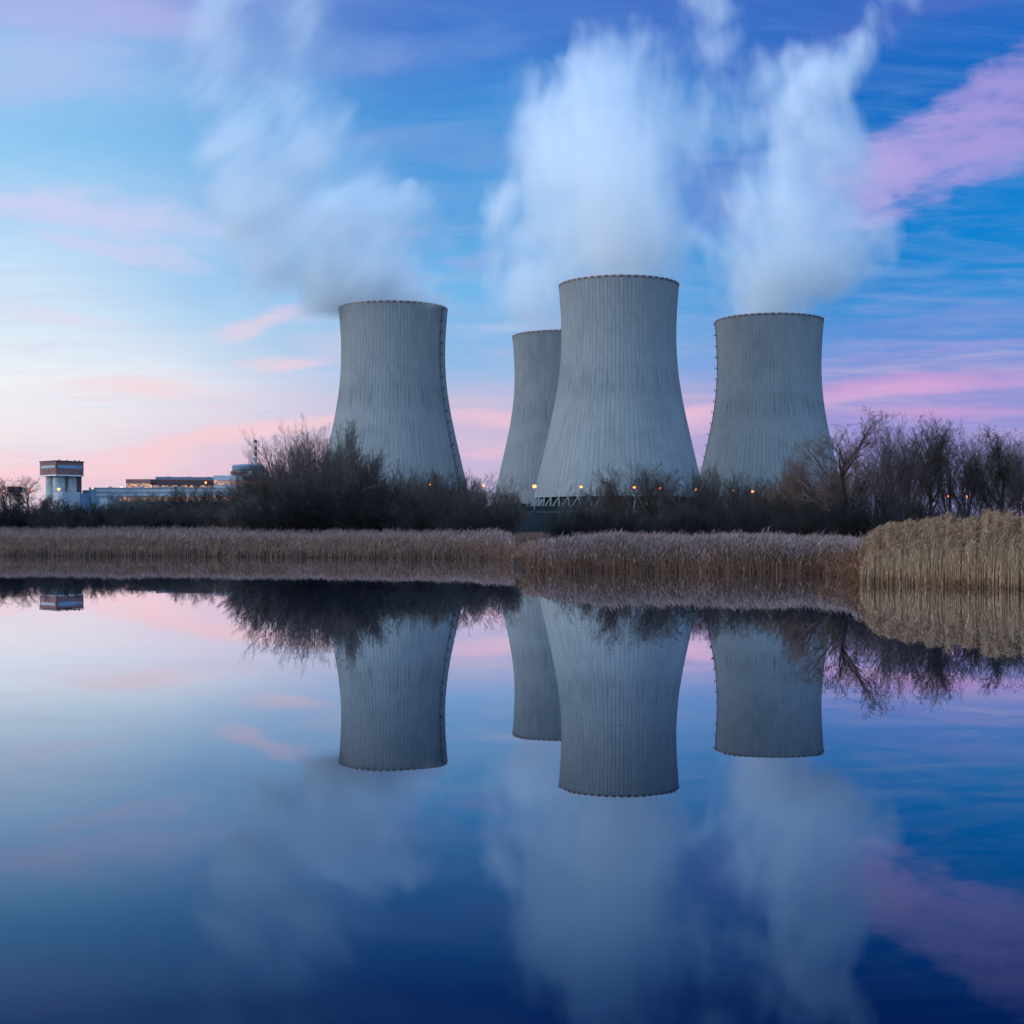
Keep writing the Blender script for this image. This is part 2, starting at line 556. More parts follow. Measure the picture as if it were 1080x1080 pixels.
def build_ground():
    ys = np.concatenate([np.linspace(-60, 40, 12)[:-1], np.linspace(40, 160, 150)[:-1], np.linspace(160, 320, 50)[:-1],
                         np.linspace(320, 1000, 80)[:-1], np.linspace(1000, 6000, 20)])
    us = np.concatenate([np.linspace(-6, -0.6, 20)[:-1], np.linspace(-0.6, 0.6, 260)[:-1], np.linspace(0.6, 6, 20)])
    V = []
    for yv in ys:
        s = max(yv, 40)
        V.append(np.stack([us * s, np.full_like(us, yv), np.zeros_like(us)], 1))
    V = np.concatenate(V)
    V[:, 2] = ground_z(V[:, 0], V[:, 1])
    rs = np.random.RandomState(4)
    V[:, 2] += np.where(V[:, 2] > 0.3, rs.uniform(-0.12, 0.12, len(V)), 0)
    nu, ny = len(us), len(ys)
    i, j = np.meshgrid(np.arange(ny - 1), np.arange(nu - 1), indexing='ij')
    a = (i * nu + j).ravel()
    Fc = np.stack([a, a + 1, a + nu + 1, a + nu], 1)
    o = obj('ground', np_mesh('ground', V, Fc), M['ground'])
    for p in o.data.polygons:
        p.use_smooth = True
    tag(o, kind='structure')
    bm = bmesh.new()
    v = [bm.verts.new(c) for c in ((-420, -58, 0), (420, -58, 0), (420, 160, 0), (-420, 160, 0))]
    bm.faces.new(v)
    tag(obj('pond_water', bm, M['water']), kind='structure')
    # pale service road along the embankment
    bm = bmesh.new()
    pv = None
    for q in np.linspace(-500, 420, 60):
        yy = 690 + 6 * math.sin(q / 160)
        a = bm.verts.new((q, yy, gz(q, yy) + 0.35))
        b = bm.verts.new((q, yy + 9, gz(q, yy + 9) + 0.35))
        if pv:
            bm.faces.new((pv[0], a, b, pv[1]))
        pv = (a, b)
    tag(obj('road', bm, M['road']), kind='structure')


# ------------------------------------------------------------------ cooling towers
PZ = [8, 20, 31, 51, 72, 92, 110, 123, 140, 155]
PR = [58.8, 56.2, 53.7, 49.0, 44.4, 41.0, 39.6, 39.4, 40.1, 41.4]


def prof(z):
    zz = np.linspace(z - 9, z + 9, 13)
    return float(np.mean(np.interp(zz, PZ, PR, ))) if 8 + 9 < z < 155 - 9 else float(np.interp(z, PZ, PR))


def tower_meshes():
    nseg, sub = 96, 8
    n = nseg * sub
    zs = np.linspace(8, 154.2, 64)
    raw = np.array([prof(z) for z in zs])
    k = np.ones(5) / 5
    sm = np.convolve(np.pad(raw, 2, mode='edge'), k, 'valid')
    sm[:3] = raw[:3]
    sm[-3:] = raw[-3:]
    th = np.arange(n) / n * 2 * math.pi
    ribz = np.where((np.arange(n) % sub) == 0, 0.14, 0.0)
    V = []
    for z, r in zip(zs, sm):
        rr = r + ribz
        V.append(np.stack([rr * np.sin(th), rr * np.cos(th), np.full(n, z)], 1))
    for z, r in zip(zs[::-1], sm[::-1]):           # inner face
        rr = r - 0.9
        V.append(np.stack([rr * np.sin(th), rr * np.cos(th), np.full(n, z)], 1))
    m = len(V)
    V = np.concatenate(V)
    Fc = []
    idx = np.arange(n)
    nx = (idx + 1) % n
    for i in range(m):
        a = i * n
        b = ((i + 1) % m) * n
        Fc.append(np.stack([a + idx, b + idx, b + nx, a + nx], 1))
    shell = np_mesh('shell', V, np.concatenate(Fc))
    for p in shell.polygons:
        p.use_smooth = False
    # rim: a walkway kerb painted in red and white lengths
    bm = bmesh.new()
    N = 104
    ri, ro, z0, z1 = 40.4, 41.75, 154.1, 155.2
    rings = []
    for r, z in ((ro, z0), (ro, z1), (ri, z1), (ri, z0)):
        rings.append([bm.verts.new((r * math.sin(i / N * 2 * math.pi), r * math.cos(i / N * 2 * math.pi), z)) for i in range(N)])
    for a in range(4):
        for i in range(N):
            f = bm.faces.new((rings[a][i], rings[(a + 1) % 4][i], rings[(a + 1) % 4][(i + 1) % N], rings[a][(i + 1) % N]))
            f.material_index = i % 2
    rim = bpy.data.meshes.new('rim')
    bm.to_mesh(rim)
    bm.free()
    # one raking strut of each hand
    st = []
    dA = math.pi / 46
    for s in (-1, 1):
        bm = bmesh.new()
        a = Vector((0, 58.2, 8.2))
        q = s * dA * 0.86
        b = Vector((61.8 * math.sin(q), 61.8 * math.cos(q), 0.0))
        tube(bm, [b, a], [0.55, 0.5], 6)
        me = bpy.data.meshes.new('strut')
        bm.to_mesh(me)
        bm.free()
        st.append(me)
    bm = bmesh.new()
    for r0, r1, z0, z1 in ((60.3, 63.2, -2.0, 0.35),):
        Nn = 96
        rg = [[bm.verts.new((r * math.sin(i / Nn * 6.2831853), r * math.cos(i / Nn * 6.2831853), z)) for i in range(Nn)]
              for r, z in ((r1, z0), (r1, z1), (r0, z1), (r0, z0))]
        for a in range(4):
            for i in range(Nn):
                bm.faces.new((rg[a][i], rg[(a + 1) % 4][i], rg[(a + 1) % 4][(i + 1) % Nn], rg[a][(i + 1) % Nn]))
    foot = bpy.data.meshes.new('footing')
    bm.to_mesh(foot)
    bm.free()
    bm = bmesh.new()
    bmesh.ops.create_cone(bm, cap_ends=True, segments=64, radius1=52, radius2=52, depth=14)  # dark drum added to stand in for the shade behind the struts
    bmesh.ops.translate(bm, verts=bm.verts, vec=(0, 0, 6.5))
    fill = bpy.data.meshes.new('shade_core')
    bm.to_mesh(fill)
    bm.free()
    for me, mt in ((shell, [M['concrete']]), (rim, [M['rim_red'], M['rim_pale']]), (st[0], [M['strut']]), (st[1], [M['strut']]),
                   (foot, [M['plain_concrete']]), (fill, [M['dark']])):
        for k_ in mt:
            me.materials.append(k_)
    # ladder with cages and landings, laid at angle 0 (+y) and turned per tower
    bm = bmesh.new()
    lz = np.linspace(9, 153, 60)
    for s in (-0.55, 0.55):
        tube(bm, [(s, prof(z) + 0.75, z) for z in lz], 0.10, 4)
    for z in np.arange(10, 153, 1.4):
        r = prof(z) + 0.75
        box(bm, -0.6, 0.6, r - 0.1, r + 0.1, z - 0.1, z + 0.1)
    for z in np.arange(16, 153, 8.5):
        r = prof(z)
        box(bm, -0.95, 0.95, r + 0.2, r + 2.1, z - 0.15, z + 0.15)
        box(bm, -0.95, 0.95, r + 2.0, r + 2.12, z + 0.15, z + 1.5)
    lad = bpy.data.meshes.new('ladder')
    bm.to_mesh(lad)
    bm.free()
    lad.materials.append(M['steel'])
    return shell, rim, st, foot, fill, lad


TOWERS = {}


def build_towers():
    shell, rim, st, foot, fill, lad = tower_meshes()
    spec = [
        ('front', 652.5, 984, 18.0, None, 'large nearest cooling tower in the middle, its raking legs showing over the bushes'),
        ('left', 414.8, 1088, 18.0, math.radians(180 - 66), 'leftmost cooling tower with a dark ladder line down its right flank'),
        ('back', 590.5, 1243, 18.5, None, 'narrowly visible cooling tower half hidden behind the large middle tower'),
        ('right', 811.0, 1098, 10.5, math.radians(180 + 88), 'rightmost cooling tower with ladder landings along its left outline'),
    ]
    for key, px, d, z, la, lab in spec:
        t = empty('cooling_tower', (X(px, d), d, z), R(0.8) * len(TOWERS), lab, 'cooling tower', 'concrete cooling towers')
        obj('shell', shell, None, t)
        obj('rim', rim, None, t)
        obj('footing', foot, None, t)
        obj('shade_core', fill, None, t)
        for i in range(46):
            for s in (0, 1):
                o = obj('strut', st[s], None, t)
                o.rotation_euler = (0, 0, i * 2 * math.pi / 46)
        if la is not None:
            o = obj('ladder', lad, None, t)
            o.rotation_euler = (0, 0, -la - R(0.8) * len(TOWERS))
        TOWERS[key] = (px, d, z)


# ------------------------------------------------------------------ steam
def plume(key, name, blobs, label, D, flow, seed, stre=(0.030, 0.030, 0.0085), k=1.0, alb=(0.985, 0.995, 1.0, 1)):
    """blobs: photo x, y, radius px, weight, depth offset m"""
    px, d, z = TOWERS[key]
    org = Vector((X(px, d), d, z + 150))
    pts = []
    for bx, by, br, w, dy in blobs:
        dd = d + dy
        pts.append((P(bx, by, dd) - org, br * 1.24 / F * d, w))
    bm = bmesh.new()
    for c, r, w in pts:
        bmesh.ops.create_icosphere(bm, subdivisions=3, radius=r * 1.02 + 6, matrix=Matrix.Translation(c))
    me = bpy.data.meshes.new(name)
    bm.to_mesh(me)
    bm.free()
    tmp = bpy.data.objects.new('tmp', me)
    COL.objects.link(tmp)
    md = tmp.modifiers.new('r', 'REMESH')
    md.mode = 'VOXEL'
    md.voxel_size = 6.0
    dg = bpy.context.evaluated_depsgraph_get()
    hull = bpy.data.meshes.new_from_object(tmp.evaluated_get(dg))
    hull.name = name
    bpy.data.objects.remove(tmp)
    m = bpy.data.materials.new(name + '_vapour')
    m.use_nodes = True
    t = NT(m.node_tree)
    for n in list(t.n):
        if n.type != 'OUTPUT_MATERIAL':
            t.n.remove(n)
    out = [n for n in t.n if n.type == 'OUTPUT_MATERIAL'][0]
    pos = t.add('ShaderNodeTexCoord').outputs['Object']
    rs = random.Random(seed)
    so = tuple(rs.uniform(-500, 500) for _ in range(3))
    wn = t.noise(t.mapping(pos, loc=so), 0.013, 3, 0.55, out='Color')
    q1 = t.vm('MULTIPLY_ADD', t.vm('SUBTRACT', wn, (0.5, 0.5, 0.5)), (85, 85, 75))
    t.link(pos, q1.node.inputs[2])
    wm = t.noise(t.mapping(t.mapping(pos, rot=flow), loc=so, scale=(0.042, 0.042, 0.018)), 1.0, 3, 0.6, out='Color')
    q = t.vm('MULTIPLY_ADD', t.vm('SUBTRACT', wm, (0.5, 0.5, 0.5)), (34, 34, 60))
    t.link(q1, q.node.inputs[2])
    f = None
    for c, r, w in pts:
        dist = t.vm('DISTANCE', q, tuple(c))
        fi = t.math('MULTIPLY_ADD', dist, -w / r, w)
        if f is None:
            f = fi
        else:
            f = t.math('SMOOTH_MAX', f, fi, 0.16)
    q2 = t.vm('MULTIPLY_ADD', t.vm('SUBTRACT', wn, (0.5, 0.5, 0.5)), (40, 40, 40))
    t.link(pos, q2.node.inputs[2])
    sn = t.noise(t.mapping(t.mapping(q2, rot=flow), loc=so, scale=stre), 1.0, 5, 0.62)
    g = t.math('ADD', f, t.math('MULTIPLY', t.math('SUBTRACT', sn, 0.5), k))
    g = t.math('ADD', g, -0.02)
    # fade to nothing before the hull
    edge = t.remap(f, 0.0, 0.25)
    sz = t.add('ShaderNodeSeparateXYZ')
    t.link(pos, sz.inputs[0])
    dens = t.math('MULTIPLY', t.math('MULTIPLY', t.math('POWER', t.remap(g, -0.08, 1.0), 1.25), edge), t.remap(sz.outputs[2], 2.0, 70.0, D * 1.05, D))
    dens = t.math('MULTIPLY', dens, t.remap(sz.outputs[2], -4.0, 7.0))
    v = t.add('ShaderNodeVolumePrincipled')
    v.inputs['Color'].default_value = alb
    v.inputs['Anisotropy'].default_value = 0.0
    t.link(dens, v.inputs['Density'])
    t.link(v.outputs[0], out.inputs['Volume'])
    o = obj(name, hull, m, None, org)
    tag(o, label, 'steam')
    return o


def build_steam():
    plume('front', 'steam_plume', [
        (652, 304, 60, 1.35, 0), (650, 264, 72, 1.2, 0), (700, 250, 40, .7, 0), (610, 262, 50, 1, 0), (640, 215, 80, 1, -5), (640, 165, 80, 1, 5), (632, 115, 66, 1, 0),
        (622, 72, 42, .8, 0), (655, 60, 36, .6, 0), (590, 120, 45, .8, 10), (695, 150, 50, .7, 10), (692, 225, 52, .8, 15),
        (560, 75, 30, .55, 20), (700, 90, 40, .5, 0)],
        'broad white steam plume rising straight up from the large middle cooling tower', 0.044, (0, 0, 0), 3, k=1.9)
    plume('back', 'steam_plume', [
        (587, 352, 44, 1.35, 0), (566, 308, 48, 1.15, 0), (560, 258, 48, .9, 0), (548, 212, 44, .8, 0), (575, 175, 50, .9, 0),
        (560, 120, 40, .6, 0), (600, 240, 60, .9, 0)],
        'white steam drifting left of the half hidden rear tower beside the main plume', 0.040, (0, R(-6), 0), 5, k=1.9)
    plume('right', 'steam_plume', [
        (811, 338, 53, 1.35, 0), (815, 292, 68, 1.2, 0), (775, 270, 46, .85, 0), (872, 270, 56, 1.0, 10), (898, 232, 40, .7, 5), (835, 228, 66, 1, 0),
        (785, 215, 34, .9, -10), (905, 248, 34, .5, 0), (852, 172, 60, 1, 0), (838, 122, 52, .95, 0), (815, 82, 40, .8, 0),
        (868, 95, 42, .8, 0), (895, 60, 30, .7, 0), (925, 28, 28, .6, 0), (955, 0, 26, .5, 0), (745, 165, 34, .5, 0),
        (748, 105, 32, .5, 0), (750, 45, 34, .6, 0), (742, 0, 30, .5, 0), (890, 190, 40, .6, 10), (780, 120, 34, .6, 0)],
        'ragged white steam plume with torn upper wisps above the rightmost cooling tower', 0.044, (0, R(10), 0), 11, k=1.9)
    plume('left', 'steam_plume', [
        (414, 324, 54, 1.35, 0), (400, 286, 62, 1.1, 0), (358, 290, 54, 1.0, 0), (300, 258, 60, .75, 0), (360, 232, 62, .75, 0),
        (285, 212, 62, .75, 0), (425, 235, 40, .6, 0), (335, 170, 58, .65, 0), (255, 160, 62, .6, 0), (228, 100, 56, .5, 0),
        (225, 45, 54, .45, 0), (240, -5, 60, .4, 0), (310, 120, 50, .5, 0), (320, 20, 50, .3, 0)],
        'thin grey steam trailing up and leftwards from the leftmost cooling tower', 0.066, (0, R(-42), 0), 23, (0.024, 0.024, 0.008), 2.2, (0.89, 0.925, 0.95, 1))  # lower albedo paints in the grey of a backlit plume


# ------------------------------------------------------------------ trees
class Segs:
    def __init__(s):
        s.a, s.b, s.r0, s.r1 = [], [], [], []

    def add(s, a, b, r0, r1):
        s.a.append(a); s.b.append(b); s.r0.append(r0); s.r1.append(r1)

    def mesh(s, name, n=3):
        a = np.array(s.a); b = np.array(s.b)
        r0 = np.array(s.r0)[:, None]; r1 = np.array(s.r1)[:, None]
        t = b - a
        t /= np.linalg.norm(t, axis=1, keepdims=True) + 1e-9
        ref = np.where(np.abs(t[:, 2:3]) > 0.9, np.array([[1., 0, 0]]), np.array([[0., 0, 1]]))
        u = np.cross(t, ref); u /= np.linalg.norm(u, axis=1, keepdims=True) + 1e-9
        w = np.cross(t, u)
        V = []
        for k in range(n):
            c, q = math.cos(k * 2 * math.pi / n), math.sin(k * 2 * math.pi / n)
            V.append(a + (u * c + w * q) * r0)
        for k in range(n):
            c, q = math.cos(k * 2 * math.pi / n), math.sin(k * 2 * math.pi / n)
            V.append(b + (u * c + w * q) * r1)
        m = len(a)
        V = np.stack(V, 1).reshape(-1, 3)
        base = np.arange(m) * (2 * n)
        Fc = [np.stack([base + k, base + (k + 1) % n, base + n + (k + 1) % n, base + n + k], 1) for k in range(n)]
        return np_mesh(name, V, np.concatenate(Fc))


def rvec(rs):
    v = Vector((rs.gauss(0, 1), rs.gauss(0, 1), rs.gauss(0, 1)))
    return v.normalized()


def grow(rs, trunk, crown, p, d, L, r, lvl, cfg):
    """one limb as a bent chain; side shoots leave it along its length"""
    maxl = cfg['levels']
    n = 5 if lvl <= 1 else (4 if lvl < maxl else 3)
    step = L / n
    seg = trunk if lvl <= cfg['trunk_levels'] else crown
    pts = [p]
    rad = [r]
    for i in range(n):
        d = (d + rvec(rs) * cfg['wob'] + Vector((0, 0, cfg['up'][min(lvl, len(cfg['up']) - 1)]))).normalized()
        q = p + d * step
        rr = r * (1 - 0.62 * (i + 1) / n) if lvl < maxl else max(r * (1 - 0.5 * (i + 1) / n), cfg['tip'])
        seg.add(tuple(p), tuple(q), rad[-1], rr)
        p = q
        pts.append(p)
        rad.append(rr)
    if lvl >= maxl:
        return
    nb = cfg['n'][lvl]
    for k in range(nb):
        f = cfg['start'][lvl] + (1 - cfg['start'][lvl]) * (k + rs.random()) / nb
        f = min(f, 0.999)
        i = int(f * n)
        fr = f * n - i
        q = pts[i].lerp(pts[i + 1], fr)
        dd = (pts[i + 1] - pts[i]).normalized()
        side = dd.cross(rvec(rs)).normalized()
        an = R(rs.uniform(*cfg['ang'][lvl]))
        nd = (dd * math.cos(an) + side * math.sin(an)).normalized()
        ll = L * cfg['ratio'][lvl] * rs.uniform(0.7, 1.25) * (1.1 - 0.45 * f)
        r2 = max(rad[i] * cfg['rr'], cfg['tip'])
        grow(rs, trunk, crown, q, nd, ll, r2, lvl + 1, cfg)


def norm_height(segs, H):
    top = max(max(q[2] for q in s.b) for s in segs if s.b)
    k = H / top
    for s in segs:
        s.a = [tuple(c * k for c in q) for q in s.a]
        s.b = [tuple(c * k for c in q) for q in s.b]


def tree_proto(seed, kind):
    rs = random.Random(seed)
    tr, cr = Segs(), Segs()
    if kind == 'tree':
        cfg = dict(levels=5, trunk_levels=1, wob=0.15, up=[0.10, 0.10, 0.08, 0.06, 0.04, 0.03], n=[9, 7, 6, 5, 4], start=[0.25, 0.2, 0.15, 0.12, 0.1],
                   ang=[(25, 52), (22, 48), (22, 52), (22, 55), (22, 60)], ratio=[0.64, 0.55, 0.55, 0.55, 0.6], rr=0.58, tip=0.0045)
        grow(rs, tr, cr, Vector((0, 0, -0.2)), Vector((0, 0, 1)), 6.5, 0.17, 0, cfg)
        norm_height((tr, cr), 10)
    elif kind == 'fine_tree':
        cfg = dict(levels=4, trunk_levels=0, wob=0.11, up=[0.05, 0.07, 0.07, 0.06, 0.04], n=[10, 8, 6, 4], start=[0.26, 0.12, 0.12, 0.1],
                   ang=[(14, 36), (16, 40), (18, 44), (20, 52)], ratio=[0.66, 0.55, 0.52, 0.58], rr=0.55, tip=0.0045)
        for k in range(4):
            a = k * 1.571 + rs.uniform(-.4, .4)
            ln = rs.uniform(0.10, 0.50)
            grow(rs, tr, cr, Vector((math.cos(a) * .35, math.sin(a) * .35, -0.2)), Vector((math.cos(a) * ln, math.sin(a) * ln, 1)).normalized(),
                 rs.uniform(5.2, 6.6), 0.10, 0, cfg)
        norm_height((tr, cr), 10)
    else:
        cfg = dict(levels=3, trunk_levels=0, wob=0.13, up=[0.03, 0.06, 0.05, 0.04], n=[11, 8, 6], start=[0.15, 0.1, 0.1],
                   ang=[(12, 40), (16, 48), (20, 55)], ratio=[0.50, 0.48, 0.52], rr=0.58, tip=0.005)
        ns = 28 if kind == 'shrub' else 13
        for k in range(ns):
            a = rs.uniform(0, 6.283)
            lean = 1.15 * math.sqrt(rs.random()) if kind == 'shrub' else rs.uniform(0.0, 0.45)
            dr = Vector((math.cos(a) * lean, math.sin(a) * lean, 1)).normalized()
            grow(rs, tr, cr, Vector((math.cos(a) * rs.uniform(0, .7), math.sin(a) * rs.uniform(0, .7), -0.2)), dr,
                 rs.uniform(3.9, 4.4) * (1 - 0.10 * lean) if kind == 'shrub' else rs.uniform(3.2, 4.6), 0.036, 0, cfg)
        norm_height((tr, cr), 5)
    return tr.mesh('trunk', 5), cr.mesh('crown', 3)


# photo x, top y, distance, width px, kind, proto, twig material, label
TREES = [
    # ---- thicket left of the middle towers
    (306, 450, 236, 82, 'fine_tree', 0, 'twig_grey', 'tall bare tree with feathery top left of the leftmost tower, nearest the striped chimney'),
    (342, 442, 240, 78, 'fine_tree', 1, 'twig_grey', 'tallest bare tree of the left thicket, against the left edge of the leftmost tower'),
    (366, 462, 232, 60, 'fine_tree', 2, 'twig_grey', 'bare tree whose twigs overlap the lower left of the leftmost cooling tower'),
    (276, 484, 232, 62, 'fine_tree', 2, 'twig', 'smaller bare tree hiding the foot of the striped chimney'),
    (285, 493, 180, 84, 'shrub', 0, 'twig', 'rounded brown shrub at the left end of the large dark thicket'),
    (322, 473, 178, 104, 'shrub', 1, 'twig', 'big domed brown shrub beneath the tallest bare tree'),
    (362, 472, 184, 90, 'shrub', 2, 'twig', 'dark domed shrub below the left edge of the leftmost tower'),
    (400, 489, 186, 80, 'shrub', 3, 'twig', 'bare shrub in front of the leftmost tower, around its first orange lamp'),
    (436, 495, 182, 78, 'shrub', 0, 'twig', 'bare shrub in front of the middle of the leftmost tower'),
    (470, 499, 172, 78, 'shrub', 1, 'twig', 'bare shrub in front of the right foot of the leftmost tower'),
    (512, 500, 150, 56, 'sapling', 0, 'twig_grey', 'pale slender many-stemmed shrub in the sky gap right of the leftmost tower'),
    (534, 519, 142, 46, 'sapling', 1, 'twig', 'low thin shrub at the foot of the rear tower, right end of the left thicket'),
    (262, 524, 150, 60, 'shrub', 2, 'twig', 'low brown shrub leaning out at the left tip of the left thicket'),
    (300, 515, 142, 96, 'shrub', 3, 'twig_dark', 'low dark shrub above the reeds under the feathery bare tree'),
    (352, 510, 140, 100, 'shrub', 0, 'twig_dark', 'low black-brown shrub above the reeds left of the leftmost tower'),
    (404, 515, 138, 96, 'shrub', 1, 'twig_dark', 'low black-brown shrub above the reeds below the left half of the leftmost tower'),
    (455, 517, 136, 96, 'shrub', 2, 'twig_dark', 'low black-brown shrub above the reeds below the right half of the leftmost tower'),
    (502, 522, 132, 80, 'shrub', 3, 'twig_dark', 'low dark shrub above the reeds below the sky gap beside the rear tower'),
    # ---- thicket before the middle tower
    (612, 513, 130, 44, 'sapling', 2, 'twig_grey', 'sparse upright sapling over the visible raking legs of the middle tower'),
    (646, 504, 127, 40, 'sapling', 1, 'twig', 'rounded bare shrub left of centre before the middle tower'),
    (676, 487, 124, 92, 'fine_tree', 0, 'twig', 'small domed bare tree, the tallest growth before the middle tower'),
    (712, 494, 127, 80, 'fine_tree', 1, 'twig', 'small bare tree before the right foot of the middle tower'),
    (762, 493, 130, 70, 'shrub', 2, 'twig', 'domed bare shrub before the left foot of the rightmost tower'),
    (794, 503, 122, 58, 'sapling', 0, 'twig', 'upright bare shrub before the middle of the rightmost tower'),
    (602, 539, 116, 60, 'shrub', 0, 'twig_dark', 'low dark shrub at the left end of the middle thicket beside the grassy gap'),
    (648, 538, 114, 92, 'shrub', 2, 'twig_dark', 'low dark shrub above the pale reeds below the left side of the middle tower'),
    (704, 536, 113, 92, 'shrub', 1, 'twig_dark', 'low dark shrub above the pale reeds below the right side of the middle tower'),
    (756, 522, 111, 86, 'shrub', 3, 'twig_dark', 'low dark shrub above the pale reeds between middle and rightmost towers'),
    (806, 520, 108, 80, 'shrub', 0, 'twig_dark', 'low dark shrub above the pale reeds below the rightmost tower'),
    # ---- right hand grove
    (830, 500, 112, 72, 'shrub', 2, 'twig_red', 'reddish shrub at the left of the sloping reddish clump before the rightmost tower'),
    (856, 480, 108, 78, 'shrub', 1, 'twig_red', 'tall reddish-brown shrub before the right foot of the rightmost tower'),
    (882, 492, 104, 70, 'sapling', 1, 'twig_red', 'reddish many-stemmed shrub under the open bare tree'),
    (897, 434, 96, 104, 'tree', 0, 'twig_red', 'open bare tree with visible limbs at the right edge of the rightmost tower'),
    (948, 445, 100, 92, 'fine_tree', 0, 'twig', 'bare tree at the left of the right hand grove'),
    (978, 438, 104, 96, 'tree', 1, 'twig', 'highest bare tree of the right hand grove'),
    (1012, 443, 99, 96, 'fine_tree', 1, 'twig', 'dense-crowned bare tree in the middle of the right hand grove'),
    (1048, 450, 102, 92, 'tree', 2, 'twig', 'bare tree sloping down at the right of the grove'),
    (1084, 459, 100, 86, 'fine_tree', 2, 'twig', 'bare tree cut by the right edge of the photo'),
    (966, 452, 122, 92, 'fine_tree', 2, 'twig_grey', 'greyish bare tree behind the highest tree of the grove'),
    (1030, 455, 120, 96, 'fine_tree', 0, 'twig_grey', 'greyish bare tree behind the middle of the grove'),
    (930, 466, 112, 80, 'fine_tree', 1, 'twig', 'smaller bare tree filling behind the left end of the right hand grove'),
    (1062, 456, 116, 100, 'fine_tree', 2, 'twig_grey', 'greyish bare tree behind the right side of the grove'),
    (860, 518, 98, 86, 'shrub', 3, 'twig_dark', 'low dark undergrowth shrub above the reeds under the reddish clump'),
    (912, 520, 90, 86, 'shrub', 0, 'twig_dark', 'low dark undergrowth shrub under the open bare tree'),
    (962, 527, 88, 96, 'shrub', 2, 'twig_dark', 'dark bramble-like shrub behind the left end of the golden reeds'),
    (1014, 529, 88, 96, 'shrub', 1, 'twig_dark', 'dark bramble-like shrub behind the middle of the golden reeds'),
    (1064, 531, 88, 96, 'shrub', 3, 'twig_dark', 'dark bramble-like shrub behind the right end of the golden reeds'),
    # ---- far left
    (2, 504, 300, 56, 'tree', 2, 'twig_dark', 'spreading bare tree at the left edge of the photo'),
    (32, 503, 310, 52, 'tree', 0, 'twig_dark', 'spreading bare tree between the brown hut and the silo building'),
    (58, 520, 300, 34, 'tree', 1, 'twig_dark', 'small bare tree in front of the silo building'),
    (132, 517, 330, 34, 'sapling', 0, 'twig_grey', 'grey upright shrub in front of the left end of the long white hall'),
    (152, 519, 330, 34, 'sapling', 1, 'twig_grey', 'grey upright shrub beneath the brick hall corner'),
    (175, 520, 330, 30, 'sapling', 2, 'twig_grey', 'thin grey shrub before the lit lower windows of the white hall'),
    (208, 510, 260, 62, 'shrub', 1, 'twig', 'large rounded shrub in front of the white hall, left of the thicket'),
    (238, 518, 255, 50, 'sapling', 0, 'twig_grey', 'upright shrub in front of the lit glass building'),
    (200, 528, 185, 80, 'shrub', 3, 'twig', 'broad low brown shrub above the reeds left of the thicket'),
    (236, 530, 180, 70, 'shrub', 0, 'twig', 'broad low brown shrub filling the hollow beside the thicket'),
]
HEDGE = [(-8, 533, 'dark hedge shrub under the tree at the left edge'),
         (18, 534, 'dark hedge shrub below the brown hut'), (42, 533, 'dark hedge shrub left of the silo building foot'),
         (66, 534, 'dark hedge shrub below the silo building'), (90, 533, 'dark hedge shrub below the blue sheds'),
         (114, 535, 'dark hedge shrub right of the blue sheds'), (138, 538, 'dark hedge shrub below the left end of the white hall'),
         (160, 541, 'lowest dark hedge shrub before the pale road line'), (182, 541, 'last dark hedge shrub beside the broad brown shrub')]


def build_trees():
    protos = {}
    ns = {'tree': 3, 'fine_tree': 3, 'shrub': 4, 'sapling': 3}
    for kind, n in ns.items():
        for i in range(n):
            protos[(kind, i)] = tree_proto({'tree': 100, 'fine_tree': 200, 'shrub': 300, 'sapling': 400}[kind] + i, kind)
    rs = random.Random(9)
    lst = list(TREES)
    for i, (px, ty, lab) in enumerate(HEDGE):
        lst.append((px, ty - 4, 160 + (i % 3) * 4, 66, 'shrub', i % 4, 'twig_dark', lab))
    used = {}
    for px, ty, d, wp, kind, pi, mt, lab in lst:
        tr, cr = protos[(kind, pi)]
        key = (kind, pi, mt)
        if key not in used:
            a = tr.copy(); a.materials.clear(); a.materials.append(M['bark'])
            b = cr.copy(); b.materials.clear(); b.materials.append(M[mt])
            used[key] = (a, b)
        a, b = used[key]
        x = X(px, d)
        z = gz(x, d) - 0.1
        H = P(px, ty, d).z - z
        co = np.empty(len(b.vertices) * 3, dtype=np.float32)
        b.vertices.foreach_get('co', co)
        co = co.reshape(-1, 3)
        top = np.percentile(co[:, 2], 99.7)
        half = np.percentile(np.abs(co[:, :2]), 97)
        s = H / top
        sw = (wp / F * d / 2) / half
        sw = min(max(sw, 0.62 * s), 2.0 * s)
        tree = kind in ('tree', 'fine_tree')
        t = empty('bare_tree' if tree else 'bare_shrub', (x, d, z), rs.uniform(0, 6.28), lab, 'tree' if tree else 'shrub',
                  'bare winter trees' if tree else ('dark hedge along the bank' if 'hedge' in lab else 'bare shrubs behind the reeds'))
        t.scale = (sw, sw, s)
        obj('trunk' if tree else 'stems', a, None, t)
        obj('crown' if tree else 'twigs', b, None, t)


